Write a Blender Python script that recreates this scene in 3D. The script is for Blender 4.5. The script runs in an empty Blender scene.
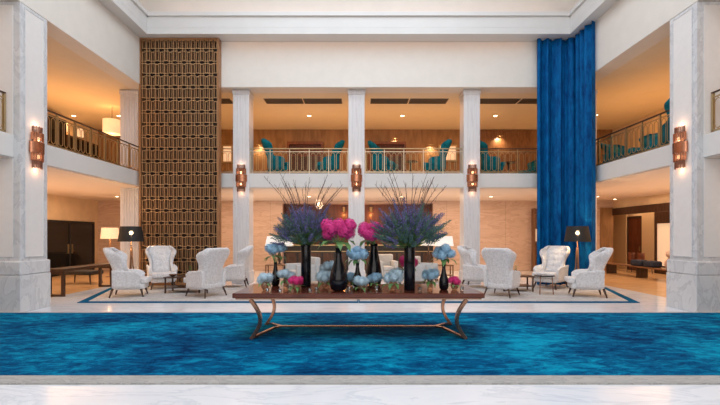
import bpy, bmesh, math, random
from mathutils import Vector, Matrix
random.seed(7)
C = bpy.context.scene.collection
SC = bpy.context.scene
PI = math.pi
R = math.radians
F = 420.0; CX = 358.5; CY = 236.0; EYE = 1.65
def at(x, y, d):                      # photograph point at distance d -> place
    return Vector(((x-CX)*d/F, d, EYE-(y-CY)*d/F))
def ax(x, d): return (x-CX)*d/F

# ---------------------------------------------------------------- camera, world, light
cam = bpy.data.objects.new('camera', bpy.data.cameras.new('camera')); C.objects.link(cam)
cam.location = (0, 0, EYE); cam.rotation_euler = (PI/2, 0, 0)
cam.data.sensor_width = 36; cam.data.lens = F/720*36
cam.data.shift_x = (360-CX)/720; cam.data.shift_y = (CY-202.5)/720
cam.data.clip_end = 200
SC.camera = cam
SC.view_settings.view_transform = 'Standard'; SC.view_settings.look = 'None'
SC.view_settings.exposure = 0.0; SC.view_settings.gamma = 1; SC.view_settings.use_curve_mapping = False
w = bpy.data.worlds.new('world'); SC.world = w; w.use_nodes = True
w.node_tree.nodes['Background'].inputs[0].default_value = (0.62, 0.76, 1, 1)
w.node_tree.nodes['Background'].inputs[1].default_value = 1.0
def light(kind, name, loc, energy, color, size=None, rot=(0,0,0), size_y=None, spot=None, blend=.6):
    l = bpy.data.lights.new(name, kind); l.energy = energy; l.color = color
    if kind == 'AREA':
        l.shape = 'RECTANGLE'; l.size = size; l.size_y = size_y or size
    elif size is not None: l.shadow_soft_size = size
    if kind == 'SPOT': l.spot_size = spot; l.spot_blend = blend
    o = bpy.data.objects.new(name, l); C.objects.link(o); o.location = loc; o.rotation_euler = rot
    return o
WARM = (1.0, .47, .16); WARM2 = (1.0, .68, .44); COOL = (.86, .93, 1.0)
light('AREA', 'skylight_daylight', (0, 6.2, 11.2), 960, COOL, 9.5, (0,0,0), 12.5)
light('AREA', 'front_fill_light', (0, -3.6, 4.2), 420, (1,.93,.87), 12, (PI/2,0,0), 6)   # unseen fill added behind the camera, no window there
# cove lamps hidden in the trough above the cornice
for (x, y, sx, sy) in ((0, 14.15, 13.2, .12), (-7.15, 5, .12, 17), (7.15, 5, .12, 17)):
    light('AREA', 'cove_light', (x, y, 8.95), 26 if sx > 1 else 30, (1, .58, .40), sx, (PI,0,0), sy)
light('AREA', 'soffit_strip_light', (.65, 14.05, 8.25), 5, (1,.42,.16), 10.2, (R(25),0,0), .1)
# unseen broad fill added under the gallery ceilings (upper floor back, left, right; ground floor back, left, right)
for (x, y, z, sx, sy, e) in ((0,17.4,6.64,13,3.4,120), (-10.2,12,6.64,3.2,11,90), (10.2,12,6.64,3.2,11,90),
                             (0,17.4,3.26,13,3.4,270), (-10.2,12,3.26,3.2,11,160), (10.2,12,3.26,3.2,11,160)):
    light('AREA', 'gallery_fill', (x, y, z), e, WARM if z > 5 else WARM2, sx, (0,0,0), sy)
for (x, y, z, sx, sy, e) in ((0,17.2,4.6,11,2,70), (-10.4,15.6,4.6,2.0,3.6,62), (10.4,14.6,4.6,2.0,4.5,36)):  # unseen upward fill added to warm the upper gallery ceilings, no fitting there
    light('AREA', 'gallery_bounce_fill', (x, y, z), e, WARM, sx, (PI,0,0), sy)
for (x, y, z, sx, sy, e) in ((0,17.2,1.0,11,2,50), (-10.2,12,1.0,2.4,8,62), (10.2,12,1.0,2.4,8,62)):  # the same added upward fill, unseen, for the ground floor ceilings
    light('AREA', 'gallery_bounce_fill', (x, y, z), e, WARM2, sx, (PI,0,0), sy)

light('AREA','side_room_light',(12.85,18,3.35),45,WARM2,.6,(0,0,0),5)

# ---------------------------------------------------------------- materials
def nodes(name):
    m = bpy.data.materials.new(name); m.use_nodes = True
    nt = m.node_tree; b = nt.nodes['Principled BSDF']
    return m, nt, b
def plain(name, col, rough=.5, metal=0, noise=0, nscale=8, bump=0, bscale=60, emit=None, estr=0, trans=0, sheen=0, coat=0, spec=.5):
    m, nt, b = nodes(name); b.inputs['Specular IOR Level'].default_value = spec
    b.inputs['Base Color'].default_value = (*col, 1); b.inputs['Roughness'].default_value = rough
    b.inputs['Metallic'].default_value = metal
    if trans: b.inputs['Transmission Weight'].default_value = trans
    if sheen: b.inputs['Sheen Weight'].default_value = sheen
    if coat: b.inputs['Coat Weight'].default_value = coat
    if emit: b.inputs['Emission Color'].default_value = (*emit, 1); b.inputs['Emission Strength'].default_value = estr
    tc = nt.nodes.new('ShaderNodeTexCoord')
    if noise:
        n = nt.nodes.new('ShaderNodeTexNoise'); n.inputs['Scale'].default_value = nscale; n.inputs['Detail'].default_value = 4
        nt.links.new(tc.outputs['Object'], n.inputs['Vector'])
        r = nt.nodes.new('ShaderNodeValToRGB')
        r.color_ramp.elements[0].position = .3; r.color_ramp.elements[1].position = .7
        r.color_ramp.elements[0].color = (*[c*(1-noise) for c in col], 1)
        r.color_ramp.elements[1].color = (*[min(1, c*(1+noise)) for c in col], 1)
        nt.links.new(n.outputs['Fac'], r.inputs[0]); nt.links.new(r.outputs[0], b.inputs['Base Color'])
    if bump:
        n = nt.nodes.new('ShaderNodeTexNoise'); n.inputs['Scale'].default_value = bscale
        nt.links.new(tc.outputs['Object'], n.inputs['Vector'])
        bp = nt.nodes.new('ShaderNodeBump'); bp.inputs['Strength'].default_value = bump; bp.inputs['Distance'].default_value = .01
        nt.links.new(n.outputs['Fac'], bp.inputs['Height']); nt.links.new(bp.outputs[0], b.inputs['Normal'])
    return m
def veined(name, base, vein, rough=.25, scale=1.2, stretch=(1,1,1), amount=.35, tile=None, rot=(0,0,0)):
    m, nt, b = nodes(name); b.inputs['Roughness'].default_value = rough
    tc = nt.nodes.new('ShaderNodeTexCoord'); mp = nt.nodes.new('ShaderNodeMapping')
    mp.inputs['Scale'].default_value = stretch; mp.inputs['Rotation'].default_value = rot
    nt.links.new(tc.outputs['Object'], mp.inputs['Vector'])
    n = nt.nodes.new('ShaderNodeTexNoise'); n.inputs['Scale'].default_value = scale; n.inputs['Detail'].default_value = 8
    n.inputs['Roughness'].default_value = .62; n.inputs['Distortion'].default_value = 1.2
    nt.links.new(mp.outputs[0], n.inputs['Vector'])
    r = nt.nodes.new('ShaderNodeValToRGB'); e = r.color_ramp.elements
    mix = [base[i]*(1-amount)+vein[i]*amount for i in range(3)]
    e[0].position = .30; e[0].color = (*mix, 1); e[1].position = .72; e[1].color = (*base, 1)
    x = e.new(.47); x.color = (*base, 1); x = e.new(.505); x.color = (*vein, 1); x = e.new(.54); x.color = (*mix, 1)
    nt.links.new(n.outputs['Fac'], r.inputs[0])
    out = r.outputs[0]
    if tile:
        br = nt.nodes.new('ShaderNodeTexBrick'); br.inputs['Scale'].default_value = 1
        br.inputs['Brick Width'].default_value = tile[0]; br.inputs['Row Height'].default_value = tile[1]
        br.inputs['Mortar Size'].default_value = .006; br.offset = 0
        br.inputs['Color1'].default_value = (1,1,1,1); br.inputs['Color2'].default_value = (.93,.94,.95,1); br.inputs['Mortar'].default_value = (.55,.55,.55,1)
        if len(tile) > 2:
            m2 = nt.nodes.new('ShaderNodeMapping'); m2.inputs['Rotation'].default_value = (PI/2, 0, 0)
            nt.links.new(tc.outputs['Object'], m2.inputs[0]); nt.links.new(m2.outputs[0], br.inputs['Vector'])
        else: nt.links.new(tc.outputs['Object'], br.inputs['Vector'])
        mm = nt.nodes.new('ShaderNodeMix'); mm.data_type = 'RGBA'; mm.blend_type = 'MULTIPLY'; mm.inputs[0].default_value = 1
        nt.links.new(out, mm.inputs[6]); nt.links.new(br.outputs[0], mm.inputs[7]); out = mm.outputs[2]
    nt.links.new(out, b.inputs['Base Color'])
    return m
def wood(name, c1, c2, rough=.3, scale=3, stretch=(1,1,8)):
    m, nt, b = nodes(name); b.inputs['Roughness'].default_value = rough
    tc = nt.nodes.new('ShaderNodeTexCoord'); mp = nt.nodes.new('ShaderNodeMapping'); mp.inputs['Scale'].default_value = stretch
    nt.links.new(tc.outputs['Object'], mp.inputs[0])
    n = nt.nodes.new('ShaderNodeTexNoise'); n.inputs['Scale'].default_value = scale; n.inputs['Detail'].default_value = 6; n.inputs['Distortion'].default_value = .6
    nt.links.new(mp.outputs[0], n.inputs['Vector'])
    r = nt.nodes.new('ShaderNodeValToRGB'); r.color_ramp.elements[0].position = .35; r.color_ramp.elements[1].position = .65
    r.color_ramp.elements[0].color = (*c1, 1); r.color_ramp.elements[1].color = (*c2, 1)
    nt.links.new(n.outputs['Fac'], r.inputs[0]); nt.links.new(r.outputs[0], b.inputs['Base Color'])
    return m
M = {}
M['plaster'] = plain('cream plaster', (.78,.74,.68), .7, noise=.02, nscale=3)
M['white'] = plain('white painted trim', (.72,.71,.69), .5, noise=.02, nscale=2)
M['ceil'] = plain('warm ceiling paint', (.80,.70,.54), .8, noise=.02, nscale=2)
M['ceil_low'] = plain('ground floor ceiling paint', (.86,.74,.64), .8)
M['beige'] = plain('beige wall', (.76,.58,.37), .6, noise=.06, nscale=3)
M['floor'] = veined('pale marble floor', (.85,.86,.89), (.70,.73,.78), .14, 1.3, (.5,1.9,1), .30, rot=(0,0,.5))
M['floor_warm'] = wood('warm polished gallery floor', (.66,.40,.19), (.82,.55,.30), .2, 2, (1,5,1))
M['marble'] = veined('white grey marble', (.70,.71,.72), (.55,.56,.58), .3, 2.2, (1,1,.6), .5)
M['panel'] = plain('white fabric wall panel', (.80,.78,.76), .6, noise=.02)
M['colmarble'] = veined('pale column marble', (.78,.76,.76), (.66,.63,.63), .35, 3, (3,3,.15), .4)
M['beigemarble'] = veined('beige wall marble', (.76,.57,.46), (.62,.43,.32), .25, 1.1, (.5,1,3.2), .4, tile=(1.4,9,1))
M['redwood'] = wood('dark red wood panelling', (.10,.028,.012), (.19,.055,.022), .35, 2, (5,5,.5))
M['tablewood'] = wood('polished table wood', (.085,.018,.010), (.17,.040,.020), .13, 2.5, (.6,7,3))
M['darkwood'] = wood('dark brown wood', (.035,.016,.009), (.085,.038,.020), .3, 4, (6,6,1))
M['midwood'] = wood('brown wood', (.16,.07,.03), (.27,.13,.06), .35, 3, (5,5,1))
M['brownwall'] = wood('brown wall veneer', (.24,.125,.05), (.36,.20,.085), .45, 1.5, (3,3,.7))
M['bronze'] = plain('brushed bronze lattice', (.36,.18,.080), .4, .35, noise=.12, nscale=4)
M['bronzelight'] = plain('pale bronze edging', (.64,.39,.20), .3, .45)
M['bronzedark'] = plain('dark brown back panel', (.030,.012,.006), .7)
M['brass'] = plain('aged brass', (.50,.37,.20), .3, .85, noise=.08, nscale=6)
M['brasslight'] = plain('pale brass', (.66,.54,.38), .32, .75)
M['rail'] = plain('dark bronze rail', (.07,.04,.03), .35, .5)
M['copper'] = plain('copper sconce metal', (.50,.22,.13), .26, .9, noise=.1, nscale=12)
M['darkcopper'] = plain('dark smoked copper rods', (.24,.12,.085), .28, .8)
M['legmetal'] = plain('antique copper metal', (.32,.17,.11), .26, .85)
M['black'] = plain('black gloss ceramic', (.004,.005,.009), .12, spec=.3)
M['blackmatt'] = plain('matt black', (.012,.012,.014), .5)
M['blackglass'] = plain('dark smoked glass', (.012,.012,.012), .05, 0)
M['vent'] = plain('grey vent metal', (.13,.11,.09), .5, .3)
M['velvetw'] = plain('pale grey crushed velvet', (.70,.69,.70), .75, noise=.15, nscale=22, bump=.5, bscale=40, sheen=.4)
M['velvett'] = plain('teal velvet', (.006,.14,.17), .7, noise=.3, nscale=6, bump=.3, bscale=40, spec=.1)
M['sofa'] = plain('light grey upholstery', (.52,.53,.53), .8, noise=.08, nscale=14, bump=.3)
M['shadeblack'] = plain('black lampshade fabric', (.008,.008,.010), .6)
def sheer(m, k):
    nt = m.node_tree; b = nt.nodes['Principled BSDF']; o = nt.nodes['Material Output']
    t = nt.nodes.new('ShaderNodeBsdfTransparent'); x = nt.nodes.new('ShaderNodeMixShader'); x.inputs[0].default_value = k
    nt.links.new(b.outputs[0], x.inputs[1]); nt.links.new(t.outputs[0], x.inputs[2]); nt.links.new(x.outputs[0], o.inputs[0])
sheer(M['shadeblack'], .025)
def shade(name, col, e, s):
    return plain(name, col, .7, emit=e, estr=s)
M['shadecream'] = shade('lit cream lampshade', (.8,.68,.52), (1,.66,.38), .6)
M['shadewhite'] = shade('white lampshade', (.85,.84,.82), (1,.86,.72), .45)
M['bulb'] = shade('glowing bulb', (1,.9,.7), (1,.60,.30), 5)
M['lampbulb'] = shade('bright lamp bulb', (1,.9,.7), (1,.70,.36), 160)
M['spot'] = shade('lit downlight lens', (1,.9,.7), (1,.8,.5), 14)
M['litpic'] = shade('pale panel with own glow', (.8,.66,.5), (1,.68,.42), .5)  # emissive colour; on the framed pictures it stands for light falling on them
M['glowlow'] = shade('amber backlight', (.8,.4,.1), (1,.42,.09), 2.4)
M['leaf'] = plain('green foliage', (.11,.25,.07), .5, noise=.4, nscale=20)
M['bluegreen'] = plain('blue green foliage', (.06,.13,.12), .6, noise=.4, nscale=20)
M['purple'] = plain('violet blue spikes', (.14,.13,.30), .7, noise=.6, nscale=12, spec=.1)
M['pink'] = plain('magenta hydrangea petals', (.86,.06,.30), .6, noise=.4, nscale=9, spec=.2)
M['hotpink'] = plain('bright pink hydrangea petals', (.88,.05,.25), .6, noise=.4, nscale=9, spec=.2)
M['blue'] = plain('pale blue hydrangea petals', (.38,.63,.93), .6, noise=.28, nscale=8, spec=.2)
M['paleblue'] = plain('whitish blue hydrangea petals', (.56,.75,.98), .6, noise=.24, nscale=8, spec=.2)
M['twig'] = plain('bare brown twig', (.10,.055,.04), .7)
M['glassbowl'] = plain('amber glass', (.75,.55,.42), .05, 0, trans=.85)
M['glass'] = plain('clear glass', (.95,.95,.95), .04, 0, trans=.95)
M['candle'] = plain('white candle wax', (.85,.82,.78), .5, emit=(1,.7,.4), estr=.15)
M['navy'] = plain('navy cushion', (.02,.03,.06), .8)
M['cream'] = plain('cream cabinet lacquer', (.72,.52,.30), .5)
M['stone'] = plain('pale ornament', (.55,.42,.36), .6)
# blue rug with woven strokes
def rugmat():
    m, nt, b = nodes('mottled blue rug pile'); b.inputs['Roughness'].default_value = 1; b.inputs['Specular IOR Level'].default_value = .04
    tc = nt.nodes.new('ShaderNodeTexCoord')
    mp = nt.nodes.new('ShaderNodeMapping'); mp.inputs['Scale'].default_value = (1.2, 2.6, 1); mp.inputs['Rotation'].default_value = (0,0,-.75)
    nt.links.new(tc.outputs['Object'], mp.inputs[0])
    n = nt.nodes.new('ShaderNodeTexNoise'); n.inputs['Scale'].default_value = 2.6; n.inputs['Detail'].default_value = 9; n.inputs['Roughness'].default_value = .8; n.inputs['Distortion'].default_value = .5
    nt.links.new(mp.outputs[0], n.inputs['Vector'])
    n2 = nt.nodes.new('ShaderNodeTexNoise'); n2.inputs['Scale'].default_value = .55; n2.inputs['Detail'].default_value = 2
    nt.links.new(tc.outputs['Object'], n2.inputs['Vector'])
    mx = nt.nodes.new('ShaderNodeMath'); mx.operation = 'MULTIPLY_ADD'; mx.inputs[1].default_value = .55
    nt.links.new(n2.outputs['Fac'], mx.inputs[0]); nt.links.new(n.outputs['Fac'], mx.inputs[2])
    r = nt.nodes.new('ShaderNodeValToRGB'); e = r.color_ramp.elements
    e[0].position = .62; e[0].color = (.0003,.022,.085,1); e[1].position = .94; e[1].color = (.003,.30,.48,1)
    x = e.new(.77); x.color = (.0005,.092,.22,1)
    nt.links.new(mx.outputs[0], r.inputs[0]); nt.links.new(r.outputs[0], b.inputs['Base Color'])
    bp = nt.nodes.new('ShaderNodeBump'); bp.inputs['Strength'].default_value = .4; bp.inputs['Distance'].default_value = .02
    nt.links.new(n.outputs['Fac'], bp.inputs['Height']); nt.links.new(bp.outputs[0], b.inputs['Normal'])
    return m
M['rug'] = rugmat()
M['rugborder'] = veined('grey taupe rug border', (.44,.43,.41), (.30,.30,.29), .9, 3, (1,3,1), .5)
M['rug2'] = veined('beige patterned rug', (.56,.54,.52), (.42,.38,.36), .9, 2, (1,1,1), .5)
M['rug2blue'] = plain('blue rug edge', (.002,.09,.20), .95, spec=.05)
def curtainmat():
    m, nt, b = nodes('blue crushed velvet curtain'); b.inputs['Roughness'].default_value = .7; b.inputs['Specular IOR Level'].default_value = .12
    tc = nt.nodes.new('ShaderNodeTexCoord'); mp = nt.nodes.new('ShaderNodeMapping'); mp.inputs['Scale'].default_value = (2.5,2.5,.8)
    nt.links.new(tc.outputs['Object'], mp.inputs[0])
    n = nt.nodes.new('ShaderNodeTexNoise'); n.inputs['Scale'].default_value = 3; n.inputs['Detail'].default_value = 8; n.inputs['Roughness'].default_value = .7
    nt.links.new(mp.outputs[0], n.inputs['Vector'])
    r = nt.nodes.new('ShaderNodeValToRGB'); r.color_ramp.elements[0].position = .35; r.color_ramp.elements[1].position = .7
    r.color_ramp.elements[0].color = (.0006,.05,.19,1); r.color_ramp.elements[1].color = (.001,.16,.44,1)
    nt.links.new(n.outputs['Fac'], r.inputs[0]); nt.links.new(r.outputs[0], b.inputs['Base Color'])
    return m
M['curtain'] = curtainmat()

# ---------------------------------------------------------------- mesh helpers
class MB:
    def __init__(s): s.b = bmesh.new()
    def box(s, x0, x1, y0, y1, z0, z1, mtx=None):
        vs = [s.b.verts.new(Vector(p) if mtx is None else mtx @ Vector(p)) for p in
              ((x0,y0,z0),(x1,y0,z0),(x1,y1,z0),(x0,y1,z0),(x0,y0,z1),(x1,y0,z1),(x1,y1,z1),(x0,y1,z1))]
        for f in ((0,3,2,1),(4,5,6,7),(0,1,5,4),(1,2,6,5),(2,3,7,6),(3,0,4,7)): s.b.faces.new([vs[i] for i in f])
        return s
    def ring(s, c, r, n, ex, ey, sq=1):
        return [s.b.verts.new(c + ex*(math.cos(2*PI*i/n)*r) + ey*(math.sin(2*PI*i/n)*r*sq)) for i in range(n)]
    def tube(s, pts, rad, n=8, caps=True, sq=1, up=None):
        pts = [Vector(p) for p in pts]
        if not hasattr(rad, '__len__'): rad = [rad]*len(pts)
        prev = None; rings = []
        t0 = (pts[1]-pts[0]).normalized()
        a = up or (Vector((0,0,1)) if abs(t0.z) < .9 else Vector((1,0,0)))
        for i, p in enumerate(pts):
            t = ((pts[min(i+1, len(pts)-1)]-pts[max(i-1, 0)])).normalized()
            ex = (a - t*a.dot(t)).normalized(); ey = t.cross(ex); a = ex
            rings.append(s.ring(p, rad[i], n, ex, ey, sq))
        for p, q in zip(rings, rings[1:]): s.bridge(p, q)
        if caps:
            s.b.faces.new(rings[0][::-1]); s.b.faces.new(rings[-1])
        return s
    def bridge(s, p, q):
        n = len(p)
        for i in range(n): s.b.faces.new((p[i], p[(i+1)%n], q[(i+1)%n], q[i]))
    def lathe(s, prof, c=(0,0,0), n=24, cap0=True, cap1=True):
        c = Vector(c); rings = [s.ring(c+Vector((0,0,z)), max(r, .0005), n, Vector((1,0,0)), Vector((0,1,0))) for r, z in prof]
        for p, q in zip(rings, rings[1:]): s.bridge(p, q)
        if cap0: s.b.faces.new(rings[0][::-1])
        if cap1: s.b.faces.new(rings[-1])
        return s
    def poly(s, pts, z0, z1):                # vertical prism of a plan outline
        lo = [s.b.verts.new((x, y, z0)) for x, y in pts]; hi = [s.b.verts.new((x, y, z1)) for x, y in pts]
        s.bridge(lo, hi); s.b.faces.new(lo[::-1]); s.b.faces.new(hi)
        return s
    def strip(s, pts, w0, w1, ax_w):          # flat bar of centre line pts: thickness w0 in plane, w1 along ax_w
        pts = [Vector(p) for p in pts]; a = Vector(ax_w).normalized(); rings = []
        for i, p in enumerate(pts):
            t = (pts[min(i+1, len(pts)-1)]-pts[max(i-1, 0)]).normalized(); e = t.cross(a).normalized()
            rings.append([s.b.verts.new(p+e*(w0/2)*k+a*(w1/2)*l) for k, l in ((-1,-1),(1,-1),(1,1),(-1,1))])
        for p, q in zip(rings, rings[1:]): s.bridge(p, q)
        s.b.faces.new(rings[0][::-1]); s.b.faces.new(rings[-1])
        return s
    def loopbar(s, pts, w0, w1, ax_w):        # closed flat bar
        pts = [Vector(p) for p in pts]; a = Vector(ax_w).normalized(); rings = []; n = len(pts)
        for i, p in enumerate(pts):
            t = (pts[(i+1)%n]-pts[i-1]).normalized(); e = t.cross(a).normalized()
            rings.append([s.b.verts.new(p+e*(w0/2)*k+a*(w1/2)*l) for k, l in ((-1,-1),(1,-1),(1,1),(-1,1))])
        for i in range(n): s.bridge(rings[i], rings[(i+1)%n])
        return s
    def grid(s, fn, nu, nv):
        g = [[s.b.verts.new(fn(i/nu, j/nv)) for j in range(nv+1)] for i in range(nu+1)]
        for i in range(nu):
            for j in range(nv): s.b.faces.new((g[i][j], g[i+1][j], g[i+1][j+1], g[i][j+1]))
        return s
    def build(s, name, mat, parent=None, smooth=False, bevel=0, sub=0, solid=0, segs=2):
        bmesh.ops.recalc_face_normals(s.b, faces=s.b.faces)
        me = bpy.data.meshes.new(name); s.b.to_mesh(me); s.b.free()
        me.materials.append(M[mat] if isinstance(mat, str) else mat)
        o = bpy.data.objects.new(name, me); C.objects.link(o)
        if parent: o.parent = parent
        if smooth:
            for p in me.polygons: p.use_smooth = True
        if solid:
            k = o.modifiers.new('solid', 'SOLIDIFY'); k.thickness = solid; k.offset = 0
        if bevel:
            k = o.modifiers.new('bevel', 'BEVEL'); k.width = bevel; k.segments = segs; k.limit_method = 'ANGLE'
        if sub:
            k = o.modifiers.new('sub', 'SUBSURF'); k.levels = sub; k.render_levels = sub
        return o
def BX(*a): return MB().box(*a)
def tag(o, label, cat, group=None, kind=None):
    o['label'] = label; o['category'] = cat
    if group: o['group'] = group
    if kind: o['kind'] = kind
    return o
def thing(name, label, cat, loc=(0,0,0), rz=0, group=None):
    o = bpy.data.objects.new(name, None); C.objects.link(o); o.location = loc; o.rotation_euler = (0,0,rz)
    o.empty_display_size = .1
    return tag(o, label, cat, group)
def struct(o): o['kind'] = 'structure'; return o
def dup(root, loc=None, rz=None, label=None, group=None, scale=None):
    kids = [(o, list(o.children)) for o in root.children]
    r = root.copy(); C.objects.link(r)
    if loc is not None: r.location = loc
    if rz is not None: r.rotation_euler = (0,0,rz)
    if label: r['label'] = label
    if group: r['group'] = group
    if scale: r.scale = scale
    for ch, gs in kids:
        c = ch.copy(); C.objects.link(c); c.parent = r
        for g in gs:
            d = g.copy(); C.objects.link(d); d.parent = c
    return r

# ---------------------------------------------------------------- setting
Z1B, Z1T = 3.34, 3.83        # gallery slab underside / top
ZU = 6.72                    # upper beam underside
ZS = 8.27                    # soffit
AX = 7.3
struct(BX(-8.25,8.25,-4.2,20.2,-.2,0).build('floor', 'floor'))
struct(BX(-12.5,-8.25,-4.2,20.2,-.2,0).build('floor_left', 'floor_warm'))
struct(BX(8.25,13.6,-4.2,23.2,-.2,0).build('floor_right', 'floor_warm'))
b = MB()                     # ground floor back wall, with a niche for the bar
b.box(-12.5,-3.62,20,20.3,0,Z1B); b.box(3.55,12.1,20,20.3,0,Z1B); b.box(-3.62,3.55,20.9,21.2,0,Z1B); b.box(-3.62,3.55,20,20.9,3.2,Z1B)
struct(b.build('wall_back', 'beigemarble'))
struct(BX(-12.5,12.6,20,20.3,Z1T,ZU).build('wall_back_upper', 'brownwall'))
b = MB(); b.box(-3.70,-3.62,20.3,20.9,0,Z1B); b.box(3.55,3.63,20.3,20.9,0,Z1B); b.box(-3.62,3.55,20.82,20.9,0,3.2)
for x in (-2.4,-1.2,0,1.2,2.4): b.box(x-.02,x+.02,20.79,20.82,0,3.2)
struct(b.build('wall_niche', 'redwood'))
struct(BX(-12.7,-12.4,-4.2,20.3,0,8.4).build('wall_left', 'beige'))
b = MB(); b.box(12.1,12.4,-4.2,10.5,0,8.4); b.box(12.1,12.4,19.95,20.3,2.95,8.4); b.box(12.1,12.4,10.5,19.95,2.95,8.4)
struct(b.build('wall_right', 'beige'))
b = MB(); b.box(13.3,13.5,8,23.2,0,3.4); b.box(12.1,13.3,23,23.2,0,3.4); b.box(12.4,13.3,8,8.2,0,3.4); b.box(12.4,13.5,8,20.3,3.4,3.5); b.box(12.1,13.5,20.3,23.2,3.0,3.1); b.box(12.0,12.1,20.3,23.2,0,3.4)
struct(b.build('wall_side_room', 'beige'))
b = MB()
b.box(-8.9,8.9,-4.2,-4,0,11.6)
struct(b.build('wall_front', 'plaster'))
b = MB(); b.box(-12.7,-8.9,-4.2,-4,0,8.4); b.box(8.9,12.7,-4.2,-4,0,8.4)
struct(b.build('wall_front_gallery', 'plaster'))
# gallery slab (U shaped, notched round the pillars)
PY0, PY1 = 9.05, 9.85
b = MB()
b.box(-12.4,12.4,14.62,20,Z1B,Z1T)
for s in (-1, 1):
    def bb(x0, x1, y0, y1): b.box(min(s*x0, s*x1), max(s*x0, s*x1), y0, y1, Z1B, Z1T)
    bb(7.42,12.4,-4,PY0); bb(8.3,12.4,PY0,PY1); bb(7.42,12.4,PY1,14.62)
struct(b.build('floor_upper', 'white', bevel=.01))
struct(BX(-12.4,12.4,14.7,20,Z1B-.02,Z1B).build('ceiling_ground_back', 'ceil_low'))
struct(BX(-12.4,-7.5,-4,14.7,Z1B-.02,Z1B).build('ceiling_ground_left', 'ceil_low'))
struct(BX(7.5,12.4,-4,14.7,Z1B-.02,Z1B).build('ceiling_ground_right', 'ceil_low'))
struct(BX(-12.4,12.4,14.9,20,ZU,ZU+.15).build('ceiling_upper_back', 'ceil'))
struct(BX(-12.4,-7.8,-4,14.9,ZU,ZU+.15).build('ceiling_upper_left', 'ceil'))
struct(BX(7.8,12.4,-4,14.9,ZU,ZU+.15).build('ceiling_upper_right', 'ceil'))
# deep beams above the gallery openings
struct(BX(-7.85,7.85,14.3,14.9,ZU-.005,ZS).build('trim_1', 'plaster', bevel=.01))
struct(BX(-7.85,-AX,-4,14.3,ZU-.005,ZS).build('trim_2', 'plaster', bevel=.01))
struct(BX(AX,7.85,-4,14.3,ZU-.005,ZS).build('trim_3', 'plaster', bevel=.01))
# soffit ring, fascia, cornice
IX, IY = 6.93, 13.76
b = MB()
b.box(-IX,IX,IY,14.9,ZS,ZS+.2); b.box(-7.85,-IX,-4,14.9,ZS,ZS+.2); b.box(IX,7.85,-4,14.9,ZS,ZS+.2)
b.box(-IX,IX,IY,IY+.12,ZS+.2,8.84); b.box(-IX-.12,-IX,-4,IY+.12,ZS+.2,8.84); b.box(IX,IX+.12,-4,IY+.12,ZS+.2,8.84)
struct(b.build('trim_4', 'white', bevel=.006))
b = MB()
b.box(-IX,IX,IY-.07,IY+.14,8.84,8.97); b.box(-IX-.14,-IX+.07,-4,IY+.14,8.84,8.97); b.box(IX-.07,IX+.14,-4,IY+.14,8.84,8.97)
struct(b.build('trim_5', 'white', bevel=.01))
b = MB()
b.box(-7.85,7.85,14.5,14.9,ZS+.2,11.6); b.box(-7.85,-7.45,-4,14.5,ZS+.2,11.6); b.box(7.45,7.85,-4,14.5,ZS+.2,11.6)
struct(b.build('wall_clerestory', 'plaster'))
b = MB()
b.box(-7.85,-6.7,-4.2,14.9,11.6,11.8); b.box(6.7,7.85,-4.2,14.9,11.6,11.8); b.box(-6.7,6.7,13.6,14.9,11.6,11.8); b.box(-6.7,6.7,-4.2,-3.6,11.6,11.8)
for i in range(1, 8): b.box(-6.7,6.7,-3.6+i*2.15-.05,-3.6+i*2.15+.05,11.62,11.78)
for i in range(1, 6): b.box(-6.7+i*2.23-.05,-6.7+i*2.23+.05,-3.6,13.6,11.64,11.76)
struct(b.build('ceiling', 'white'))
struct(BX(-6.7,6.7,-3.6,13.6,11.69,11.71).build('window_1', 'glass'))

# ---------------------------------------------------------------- pillars and columns
def pillar(s, label):
    t = thing('marble_pillar', label, 'pillar', (s*(AX+.5), (PY0+PY1)/2, 0), 0, None)
    hx, hy = .5, .4
    BX(-hx,hx,-hy,hy,.0,ZU-.02).build('shaft', 'marble', t)
    b = BX(-hx-.05,hx+.0,-hy-.05,hy+.05,0,.80) if s > 0 else BX(-hx,hx+.05,-hy-.05,hy+.05,0,.80)
    b.build('plinth', 'marble', t, bevel=.012)
    b = BX(-hx-.045,hx,-hy-.045,hy+.045,.805,1.10) if s > 0 else BX(-hx,hx+.045,-hy-.045,hy+.045,.805,1.10)
    b.build('plinth_cap', 'marble', t, bevel=.02)
    xf = -s*hx
    def facebox(u0, u1, z0, z1, dd):
        return BX(min(xf,xf-s*dd), max(xf,xf-s*dd), u0, u1, z0, z1)
    facebox(-hy+.13, hy-.13, 1.2, ZU-.1, .012).build('inset_panel', 'panel', t); ip = t.children[-1]
    b = MB()
    for (u0,u1,z0,z1) in ((-hy+.11,-hy+.13,1.18,ZU-.08),(hy-.13,hy-.11,1.18,ZU-.08),(-hy+.13,hy-.13,1.18,1.2),(-hy+.13,hy-.13,ZU-.1,ZU-.08)):
        b.box(min(xf,xf-s*.022), max(xf,xf-s*.022), u0, u1, z0, z1)
    b.build('panel_moulding', 'marble', ip)
    BX(-hx+.14 if s > 0 else -hx+.02, hx-.02 if s > 0 else hx-.14, -hy-.012, -hy, 1.2, ZU-.1).build('inset_panel', 'panel', t)
    return t
pillar(-1, 'broad marble pillar with white inset panel at the left of the atrium')
pillar(1, 'broad marble pillar with white inset panel at the right of the atrium')
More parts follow.
